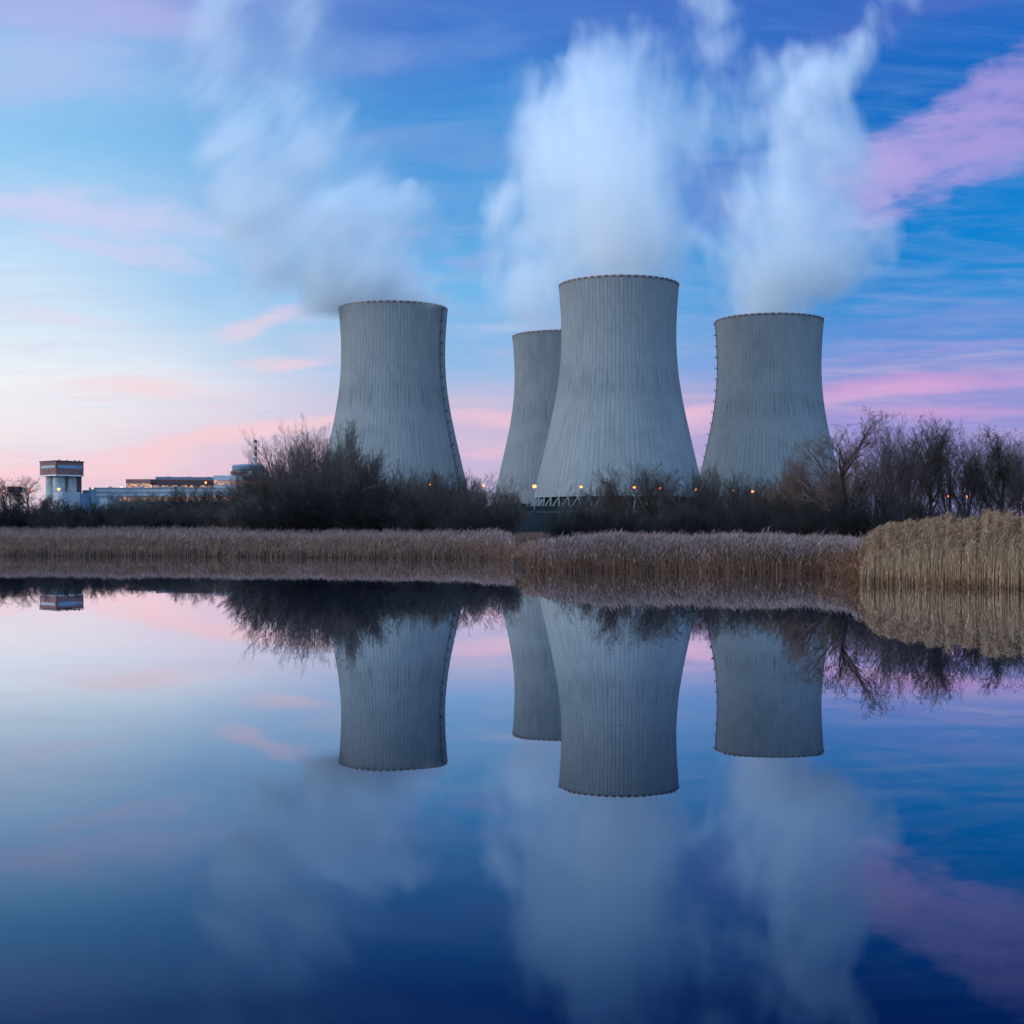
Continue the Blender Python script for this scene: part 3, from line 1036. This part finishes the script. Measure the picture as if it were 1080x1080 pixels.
# ------------------------------------------------------------------ reeds
def reeds(name, n, place, h, hv, cols, seed, tall=0.06, splay=1.0, head=0.26, lean=0.10, stem_w=0.011, dead=0.0, leaf=2):
    """place(rs, n) -> x, y arrays; stems are crossed ribbons with leaves and a feathery head"""
    rs = np.random.RandomState(seed)
    x, y, hs = place(rs, n)
    n = len(x)
    z = np.maximum(ground_z(x, y), -0.5)
    hh = h * hs * (rs.uniform(1 - hv, 1 + hv * 0.4, n) + np.where(rs.rand(n) < tall, rs.uniform(0.05, 0.28, n), 0))
    ln = rs.normal(0, lean, (n, 2)) * hh[:, None] + np.array([[0.03, 0.0]]) * hh[:, None]
    V, Fc, MI = [], [], []
    cnt = 0

    def ribbon(p0, p1, p2, w0, w1, w2, ang, mi):
        nonlocal cnt
        m = len(p0)
        u = np.stack([np.cos(ang), np.sin(ang), np.zeros(m)], 1)
        P_ = np.stack([p0 - u * w0, p0 + u * w0, p1 - u * w1, p1 + u * w1, p2 - u * w2, p2 + u * w2], 1).reshape(-1, 3)
        b = cnt + np.arange(m) * 6
        V.append(P_)
        Fc.append(np.stack([b, b + 1, b + 3, b + 2], 1)); MI.append(np.full(m, mi))
        Fc.append(np.stack([b + 2, b + 3, b + 5, b + 4], 1)); MI.append(np.full(m, mi))
        cnt += m * 6
    base = np.stack([x, y, z], 1)
    midp = base + np.stack([ln[:, 0] * 0.35, ln[:, 1] * 0.35, hh * 0.55], 1)
    top = base + np.stack([ln[:, 0], ln[:, 1], hh], 1)
    for k in range(1):
        a = rs.uniform(-0.7, 0.7, n)
        ribbon(base, midp, top, stem_w * 1.2, stem_w, stem_w * 0.6, a, 0)
    for k in range(leaf):
        f = rs.uniform(0.25, 0.85, n)[:, None]
        p = base + (top - base) * f
        L = rs.uniform(0.25, 0.55, n) * np.minimum(hh / 1.8, 1.2)
        az = rs.uniform(0, 6.283, n)
        dr = np.stack([np.cos(az), np.sin(az), np.zeros(n)], 1) * L[:, None] * splay
        m1 = p + dr * 0.55 + np.array([[0, 0, 1]]) * (L * 0.45)[:, None]
        m2 = p + dr + np.array([[0, 0, 1]]) * (L * rs.uniform(-0.3, 0.5, n))[:, None]
        ribbon(p, m1, m2, 0.006, 0.011, 0.002, rs.uniform(-1.0, 1.0, n), 0 if k else 1)
    sel = rs.rand(n) < 0.75
    tp = top[sel]
    m = len(tp)
    hl = head * rs.uniform(0.6, 1.3, m)
    nod = rs.normal(0, 0.10, (m, 2)) + np.array([[0.07, 0]])
    h1 = tp + np.stack([nod[:, 0] * 0.5, nod[:, 1] * 0.5, hl * 0.5], 1)
    h2 = tp + np.stack([nod[:, 0] * 1.3, nod[:, 1] * 1.3, hl], 1)
    for k in range(2):
        ribbon(tp, h1, h2, 0.005, 0.013, 0.003, rs.uniform(-1.57, 1.57, m), 2)
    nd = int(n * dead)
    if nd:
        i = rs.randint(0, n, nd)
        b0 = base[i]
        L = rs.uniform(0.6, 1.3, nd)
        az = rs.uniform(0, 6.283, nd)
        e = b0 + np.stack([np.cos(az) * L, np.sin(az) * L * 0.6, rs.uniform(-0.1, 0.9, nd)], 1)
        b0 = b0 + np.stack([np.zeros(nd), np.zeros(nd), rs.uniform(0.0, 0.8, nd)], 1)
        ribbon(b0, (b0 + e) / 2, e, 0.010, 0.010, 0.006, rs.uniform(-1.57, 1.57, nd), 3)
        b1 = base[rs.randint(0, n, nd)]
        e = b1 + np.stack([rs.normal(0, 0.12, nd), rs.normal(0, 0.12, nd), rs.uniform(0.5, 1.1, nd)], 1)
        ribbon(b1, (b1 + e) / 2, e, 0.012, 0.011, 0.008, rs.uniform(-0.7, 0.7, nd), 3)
    o = obj(name, np_mesh(name, np.concatenate(V), np.concatenate(Fc), np.concatenate(MI)), cols)
    return o


def build_reeds():
    def straw(name, c, var=0.35):
        m, t, b = newmat(name)
        g = t.add('ShaderNodeNewGeometry').outputs
        n = t.noise(g['Position'], 0.8, 4, 0.65)
        r = t.math('ADD', t.math('MULTIPLY', n, 0.55), t.math('MULTIPLY', g['Random Per Island'], 0.45))
        lo = tuple(q * (1 - var) for q in c) + (1,)
        hi = tuple(q * (1 + var) for q in c) + (1,)
        t.link(t.mix(t.remap(r, 0.25, 0.75), lo, hi), b.inputs['Base Color'])
        b.inputs['Roughness'].default_value = 0.85
        b.inputs['Specular IOR Level'].default_value = 0.1
        return m
    stem = straw('reed_stem', (0.165, 0.090, 0.062), 0.55)
    lf = straw('reed_leaf', (0.215, 0.140, 0.118), 0.5)
    plum = straw('reed_head', (0.285, 0.195, 0.185), 0.5)
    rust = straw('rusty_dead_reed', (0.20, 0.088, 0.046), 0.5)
    gold = straw('golden_reed_stem', (0.40, 0.245, 0.145), 0.3)
    goldl = straw('golden_reed_leaf', (0.42, 0.26, 0.155), 0.3)
    goldh = straw('golden_reed_head', (0.31, 0.185, 0.115), 0.3)

    def zone(px0, px1, depth, front=-0.3, taper=None):
        def f(rs, n):
            px = rs.uniform(px0, px1, n)
            sd = shore(px) + rs.normal(0, 0.35, n) + front
            dep = depth(px) if callable(depth) else depth
            # more stems along the water's edge
            q = rs.rand(n) ** 1.5
            y = sd + q * dep
            x = (px - 540) / F * y
            hs = taper(px, q) if taper else np.ones(n)
            nz = 1 + 0.10 * np.sin(px * 0.37 + 2.1 * np.sin(y * 0.9) + 1.7 * np.sin(px * 0.083)) * np.sin(y * 0.6 + px * 0.15) + 0.05 * np.sin(px * 0.9 + 3 * np.sin(px * 0.21)) * rs.uniform(0.4, 1.4, n) + 0.03 * np.sin(px * 0.11) + 0.04 * np.sin(px * 0.047 + 2) + 0.03 * np.sin(px * 0.31)
            return x, y, hs * nz
        return f
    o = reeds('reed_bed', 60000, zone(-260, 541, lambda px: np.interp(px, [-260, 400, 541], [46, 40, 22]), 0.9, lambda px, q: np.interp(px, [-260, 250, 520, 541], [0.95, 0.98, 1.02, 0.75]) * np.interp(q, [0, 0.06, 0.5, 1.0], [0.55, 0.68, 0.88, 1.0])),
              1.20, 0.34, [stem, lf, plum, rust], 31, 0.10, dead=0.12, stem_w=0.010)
    tag(o, 'long low bed of pinkish grey dry reeds along the far left bank', 'reeds', None, 'stuff')
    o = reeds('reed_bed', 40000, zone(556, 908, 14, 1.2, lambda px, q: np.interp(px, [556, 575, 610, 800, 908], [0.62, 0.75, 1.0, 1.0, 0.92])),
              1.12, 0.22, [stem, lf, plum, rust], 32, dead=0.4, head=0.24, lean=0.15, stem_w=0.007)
    tag(o, 'pinkish feathery reed bed with rusty dead stems at the water below the middle tower', 'reeds', None, 'stuff')
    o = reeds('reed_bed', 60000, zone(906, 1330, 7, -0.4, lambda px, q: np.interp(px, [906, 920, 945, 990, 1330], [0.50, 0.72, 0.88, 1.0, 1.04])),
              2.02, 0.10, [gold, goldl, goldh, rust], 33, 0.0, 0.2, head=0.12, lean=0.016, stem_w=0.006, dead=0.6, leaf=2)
    tag(o, 'tall golden beige reed stand at the right edge of the pond', 'reeds', None, 'stuff')
    # rough dry grass on the bank in the gap
    def gap(rs, n):
        px = rs.uniform(535, 605, n)
        y = rs.uniform(84, 190, n)
        return (px - 540) / F * y, y, np.ones(n)
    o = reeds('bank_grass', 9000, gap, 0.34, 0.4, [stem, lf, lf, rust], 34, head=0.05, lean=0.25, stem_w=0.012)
    tag(o, 'short brown dry grass on the bank in the gap between the reed beds', 'grass', None, 'stuff')


# ------------------------------------------------------------------ buildings
def build_buildings():
    D = 1150
    G = 12.6
    th = R(48)

    # silo building: brick cabin on concrete silos
    c = Vector((X(59, D), D, 0))
    t = empty('silo_building', (c.x, c.y, G), th, 'square brick cabin on tall concrete silos at far left', 'industrial building')
    S = 25.0
    zt = lambda py: P(0, py, D).z - G
    bm = bmesh.new()
    box(bm, 0, S, 0, S, zt(500.5), zt(486.5))
    obj('cabin', bm, M['brick'], t)
    bm = bmesh.new()
    box(bm, -0.4, S + 0.4, -0.4, S + 0.4, zt(486.5), zt(485.4))
    for q in (4, 11, 18, 22):
        box(bm, q, q + 0.8, 2, 2.8, zt(485.4), zt(484.2))
    obj('roof', bm, M['steel'], t)
    obj('ledge', boxbm(-0.3, S + 0.3, -0.3, S + 0.3, zt(501.6), zt(500.5)), M['white'], t)
    w = obj('window', boxbm(2, S - 1.5, -0.12, 0.3, zt(493.6), zt(490.2)), M['glass'], t)
    w = obj('window', boxbm(-0.12, 0.3, 2, S - 2, zt(493.2), zt(490.6)), M['panel'], t)
    for ix, iy in ((7, 7), (18, 7), (7, 18), (18, 18)):
        bm = bmesh.new()
        bmesh.ops.create_cone(bm, cap_ends=True, segments=32, radius1=5.0, radius2=5.0, depth=zt(501.6) - zt(534))
        bmesh.ops.translate(bm, verts=bm.verts, vec=(ix, iy, (zt(501.6) + zt(534)) / 2))
        obj('silo', bm, M['plain_concrete'], t)
    obj('stair_core', boxbm(20.5, 24.6, 2.2, 6, 0, zt(501.6)), M['darkbrick'], t)
    for (x0, x1, y0, y1, py, mt) in ((-2, 14, -13, -2, 519, 'panel'), (15, 29, -11, -3, 520, 'bluepanel'), (30, 37, 0, 10, 516, 'bluepanel')):
        obj('annex', boxbm(x0, x1, y0, y1, -1, zt(py)), M[mt], t)

    # brown hut among the left trees
    d = 900
    t = empty('brown_hut', (X(8, d), d, gz(X(8, d), d)), 0, 'small brown box hut between the bare trees at far left', 'hut')
    g = gz(X(8, d), d)
    w = 12 / F * d
    obj('wall', boxbm(0, w, 0, 6, P(0, 519.5, d).z - g, P(0, 513.5, d).z - g), M['darkbrick'], t)
    obj('roof', boxbm(-0.2, w + 0.2, -0.2, 6.2, P(0, 513.5, d).z - g, P(0, 513, d).z - g), M['steel'], t)
    bm = bmesh.new()
    for q in (0.6, w - 0.6):
        tube(bm, [(q, 3, 0), (q, 3, P(0, 519.5, d).z - g)], 0.3, 6)
    obj('stilts', bm, M['steel'], t)

    # blue sheds
    t = empty('blue_shed', (X(96, D + 10), D + 10, G), R(6), 'low row of blue sheds right of the silo building', 'shed')
    for x0, x1, py, mt in ((0, 7, 523.5, 'bluepanel'), (7.1, 13, 525, 'panel'), (13.1, 21, 524.5, 'bluepanel')):
        obj('wall', boxbm(x0, x1, 0, 9, 0, zt(py)), M[mt], t)
        obj('roof', boxbm(x0 - 0.2, x1 + 0.02, -0.3, 9.3, zt(py), zt(py) + 0.6), M['roof'], t)

    # long white hall
    D2 = 1190
    z2 = lambda py: P(0, py, D2).z - G
    t = empty('white_hall', (X(94, D2), D2, G), R(2.0), 'long low white hall with a row of orange lit windows', 'industrial building')
    L = (272 - 94) / F * D2
    obj('wall', boxbm(0, L, 0, 30, z2(523.5), z2(515.0)), M['panel'], t)
    obj('roof', boxbm(-0.5, L + 0.5, -0.5, 30.5, z2(515.0), z2(514.2)), M['grey_steel'], t)
    obj('plinth', boxbm(0, L, 0.2, 30, -1, z2(528.5)), M['roof'], t)
    obj('canopy', boxbm(-6, L * 0.45, -3.0, -0.1, z2(524.2), z2(523.4)), M['roof'], t)
    n = 14
    for i in range(n):
        x0 = 2 + i * (L - 4) / n
        x1 = x0 + (L - 4) / n - 0.9
        f = obj('window', boxbm(x0, x1, 0.3, 0.8, z2(528.4), z2(523.6)), M['lit'], t)
        obj('frame', boxbm(x1 + 0.05, x1 + 0.85, 0.2, 0.9, z2(528.4), z2(523.6)), M['bluepanel'], f)
        if i % 2 == 0:
            obj('pillar', boxbm(x0 + 2, x0 + 2.6, -0.6, 0.1, z2(538), z2(528.6)), M['panel'], t)

    for q in (14, 40, 66, 95, 118):
        obj('roof_vent', boxbm(q, q + 2.6, 8, 11, z2(514.2), z2(512.8)), M['grey_steel'], t)
    obj('pipe', boxbm(4, L - 4, -0.45, -0.1, z2(519.3), z2(518.9)), M['roof'], t)

    # brick hall with blue roof storey
    D3 = 1240
    z3 = lambda py: P(0, py, D3).z - G
    t = empty('brick_hall', (X(160, D3), D3, G), R(12), 'brick hall with a blue roof storey above the white hall', 'industrial building')
    wl = 26 / F * D3
    wr = 66 / F * D3 / math.cos(R(12))
    obj('wall', boxbm(0, wr, 0, 95, z3(512.5), z3(506.0)), M['darkbrick'], t)
    obj('base', boxbm(0.3, wr - 0.3, 0.3, 95, -1, z3(512.5)), M['panel'], t)
    obj('roof', boxbm(3, wr - 1, 6, 80, z3(506.0), z3(502.5)), M['roof'], t)
    obj('parapet', boxbm(-0.3, wr + 0.3, -0.3, 0.0, z3(506.4), z3(505.4)), M['brick'], t)
    for i in range(7):
        x0 = 1 + i * wr / 7
        obj('window', boxbm(x0, x0 + wr / 7 - 3, -0.2, 0.3, z3(513.8), z3(511.6)), M['lit'], t)
    for q in (12, 30, 47, 60):
        obj('roof_vent', boxbm(q, q + 3.2, 20, 24, z3(502.5), z3(501.4)), M['grey_steel'], t)
    # gable end turned to the left: wing
    t = empty('brick_wing', (X(134, D3), D3 - 4, G), R(-4), 'brick wing with glowing window band at the left end of the brick hall', 'industrial building')
    obj('wall', boxbm(0, wl, 0, 40, z3(509.8), z3(505.6)), M['brick'], t)
    obj('base', boxbm(0.1, wl - 0.1, 0.3, 40, -1, z3(514.5)), M['brick'], t)
    for i in range(5):
        x0 = 0.4 + i * wl / 5
        obj('window', boxbm(x0, x0 + wl / 5 - 0.5, -0.1, 0.3, z3(514.4), z3(509.9)), M['lit'], t)

    # glazed building with white upper storey
    D4 = 1215
    z4 = lambda py: P(0, py, D4).z - G
    t = empty('glazed_building', (X(225, D4), D4, G), R(0), 'pale building with warm lit glass storey before the round reactor block', 'industrial building')
    w4 = 31 / F * D4
    obj('wall', boxbm(0, w4, 0, 30, z4(506.5), z4(501.4)), M['panel'], t)
    obj('base', boxbm(0, w4, 0.3, 30, -1, z4(511.2)), M['panel'], t)
    for i in range(6):
        x0 = 0.3 + i * w4 / 6
        obj('window', boxbm(x0, x0 + w4 / 6 - 0.45, 0.0, 0.4, z4(511.1), z4(506.6)), M['lit'], t)
    obj('side_wing', boxbm(w4 + 0.1, w4 + 20, 4, 30, -1, z4(501.2)), M['brick'], t)
    for i in range(3):
        x0 = w4 + 1 + i * 6
        obj('window', boxbm(x0, x0 + 5, 3.8, 4.1, z4(511), z4(506.5)), M['lit'], t)

    # reactor block
    D5 = 1290
    z5 = lambda py: P(0, py, D5).z - G
    t = empty('reactor_block', (X(262, D5), D5, G), 0, 'round stepped reactor block in pale cladding beneath the striped chimney', 'reactor building')
    rr = 17 / F * D5
    for nm, r0, r1, za, zb, mt in (('drum', rr, rr, z5(520), z5(497.5), 'panel'), ('band', rr * 0.985, rr * 0.985, z5(497.5), z5(495.8), 'steel'),
                                   ('upper_drum', rr, rr, z5(495.8), z5(492.0), 'bluepanel'), ('roof', rr * 0.98, rr * 0.86, z5(492.0), z5(490.2), 'roof')):
        bm = bmesh.new()
        bmesh.ops.create_cone(bm, cap_ends=True, segments=48, radius1=r0, radius2=r1, depth=zb - za)
        bmesh.ops.translate(bm, verts=bm.verts, vec=(0, 0, (za + zb) / 2))
        obj(nm, bm, M[mt], t)
    obj('window', boxbm(-rr * 0.9, rr * 0.2, -rr - 0.3, -rr * 0.4, z5(501), z5(497.8)), M['brick'], t)

    # striped chimney
    D6 = 1300
    z6 = lambda py: P(0, py, D6).z
    t = empty('striped_chimney', (X(269.5, D6), D6, G), 0, 'slim red and white banded chimney on the reactor block', 'chimney')
    ys = [520, 491, 485, 481, 478, 475, 471, 467, 464]
    bm = bmesh.new()
    n = 16
    rg = [[bm.verts.new((r * math.cos(k * 6.2831853 / n), r * math.sin(k * 6.2831853 / n), z6(yv) - G)) for k in range(n)]
          for yv, r in zip(ys, (1.6, 1.5, 1.42, 1.4, 1.38, 1.36, 1.34, 1.32, 1.3))]
    for i in range(len(rg) - 1):
        for k in range(n):
            bm.faces.new((rg[i][k], rg[i][(k + 1) % n], rg[i + 1][(k + 1) % n], rg[i + 1][k])).material_index = (0, 0, 0, 1, 0, 1, 0, 1)[i]
    bm.faces.new(rg[-1])
    obj('flue', bm, [M['white'], M['red']], t)
    bm = bmesh.new()
    for yv in (466, 477, 484):
        zz = z6(yv) - G
        bmesh.ops.create_cone(bm, cap_ends=True, segments=16, radius1=1.9, radius2=1.9, depth=0.7, matrix=Matrix.Translation((0, 0, zz)))
    obj('platform', bm, M['steel'], t)

    # two pale masts before the lit building
    for px, d, top, lab in ((230, 420, 521, 'thin grey mast in the scrub, left of two'), (242, 420, 515, 'taller thin grey mast in the scrub, right of two')):
        x = X(px, d)
        g = gz(x, d)
        h = P(px, top, d).z - g
        t = empty('mast', (x, d, g), 0, lab, 'mast', 'thin masts')
        bm = bmesh.new(); tube(bm, [(0, 0, 0), (0, 0, h)], [0.14, 0.10], 8)
        obj('pole', bm, M['grey_steel'], t)
        obj('arm', boxbm(-0.6, 0.6, -0.1, 0.1, h - 0.25, h - 0.05), M['grey_steel'], t)


LAMPS = [
    (4.7, 518, 0, 'orange street lamp at the left edge of the photo'), (33, 517, 0, 'orange street lamp between the brown hut and the silo building'),
    (62, 516, 1, 'bright orange lamp in front of the concrete silos'), (97.5, 515, 2, 'pinkish floodlight at the left end of the white hall roof'),
    (128, 513.5, 2, 'pinkish floodlight left of the brick wing'), (217, 509, 0, 'orange lamp at the right end of the brick hall'),
    (281, 509, 0, 'orange lamp in the twigs right of the glazed building'), (397, 510.4, 0, 'orange lamp low on the left of the leftmost tower'),
    (453, 511, 0, 'orange lamp low on the right of the leftmost tower'), (509.6, 512, 0, 'orange lamp in the sky gap between leftmost and rear towers'),
    (563.7, 513, 1, 'bright orange lamp where the rear and middle towers meet'), (613, 513.5, 0, 'orange lamp over the visible legs of the middle tower'),
    (669, 514, 0, 'orange lamp in the small domed tree before the middle tower'), (695.5, 514.4, 0, 'small orange lamp right of centre before the middle tower'),
    (733.8, 516.4, 0, 'orange lamp between the middle and rightmost towers'), (772.6, 517.6, 0, 'orange lamp low on the left of the rightmost tower'),
    (794, 518.5, 0, 'orange lamp low in the middle of the rightmost tower'), (866.7, 521, 0, 'orange lamp at the right foot of the rightmost tower'),
    (891, 522, 0, 'orange lamp behind the trunk of the open bare tree'), (958.5, 524.6, 0, 'orange lamp at the left of the right hand grove'),
    (979.6, 524.3, 0, 'orange lamp under the highest tree of the grove'), (1000, 523.4, 0, 'small orange lamp in the middle of the grove'),
    (1020, 523.4, 0, 'small orange lamp right of the middle of the grove'), (1037, 523.7, 0, 'orange lamp over the tallest golden reeds'),
    (1055, 524.6, 0, 'small orange lamp near the right edge, above the golden reeds'), (1075.6, 530, 0, 'lowest orange lamp at the right edge of the photo'),
]


def build_lamps():
    made = {}
    for px, py, kind, lab in LAMPS:
        d = 1080 if px < 300 else 760
        x = X(px, d)
        g = gz(x, d)
        h = P(px, py, d).z - g
        t = empty('street_lamp', (x, d, g), 0, lab, 'street lamp', 'street lamps round the power station')
        bm = bmesh.new()
        tube(bm, [(0, 0, 0), (0, 0, h - 0.4)], [0.16, 0.09], 8)
        obj('pole', bm, M['grey_steel'], t)
        if kind not in made:
            bm = bmesh.new()
            r = (0.58, 0.85, 0.75)[kind] * (1.0 if kind == 0 else 1.1)
            bmesh.ops.create_uvsphere(bm, u_segments=16, v_segments=10, radius=r)
            for v in bm.verts:
                v.co.z *= 0.8
            me = bpy.data.meshes.new('lamp_head'); bm.to_mesh(me); bm.free()
            me.materials.append(M['flood'] if kind == 2 else M['lamp'])
            bm = bmesh.new()
            bmesh.ops.create_cone(bm, cap_ends=True, segments=16, radius1=r * 0.9, radius2=r * 0.3, depth=0.35)
            mc = bpy.data.meshes.new('hood'); bm.to_mesh(mc); bm.free()
            mc.materials.append(M['steel'])
            made[kind] = (me, mc, r)
        me, mc, r = made[kind]
        o = obj('lamp_head', me, None, t, (0, 0, h))
        obj('hood', mc, None, o, (0, 0, r * 0.8 + 0.18))


# ------------------------------------------------------------------ light, camera, settings
def build_light_camera():
    l = bpy.data.lights.new('dusk_sun', 'SUN')
    l.energy = 1.5
    l.angle = R(50)
    l.color = (0.94, 0.96, 1.0)
    o = bpy.data.objects.new('dusk_sun', l)
    COL.objects.link(o)
    az, elv = R(-104), R(12)
    dv = Vector((math.sin(az) * math.cos(elv), math.cos(az) * math.cos(elv), math.sin(elv)))
    o.rotation_euler = dv.to_track_quat('Z', 'Y').to_euler()
    c = bpy.data.cameras.new('camera')
    c.sensor_width = 36
    c.lens = 36 * F / 1080
    c.shift_y = (HZ - 540) / 1080
    c.clip_end = 20000
    c.clip_start = 0.1
    co = bpy.data.objects.new('camera', c)
    COL.objects.link(co)
    co.location = (0, 0, CAMZ)
    co.rotation_euler = (R(90), 0, 0)
    SC.camera = co
    vs = SC.view_settings
    vs.view_transform = 'Standard'
    vs.look = 'None'
    vs.exposure = 0
    vs.gamma = 1
    SC.render.engine = 'CYCLES'
    cy = SC.cycles
    cy.max_bounces = 10
    cy.diffuse_bounces = 1
    cy.glossy_bounces = 3
    cy.volume_bounces = 6
    cy.transparent_max_bounces = 8
    cy.volume_step_rate = 0.5
    cy.volume_max_steps = 256
    cy.use_adaptive_sampling = True
    cy.adaptive_threshold = 0.035
    cy.adaptive_min_samples = 16
    cy.use_denoising = True
    try:
        cy.denoiser = 'OPENIMAGEDENOISE'
        cy.denoising_input_passes = 'RGB_ALBEDO_NORMAL'
        cy.denoising_prefilter = 'ACCURATE'
    except Exception:
        pass


build_materials()
build_world()
build_ground()
build_towers()
build_steam()
build_trees()
build_reeds()
build_buildings()
build_lamps()
build_light_camera()
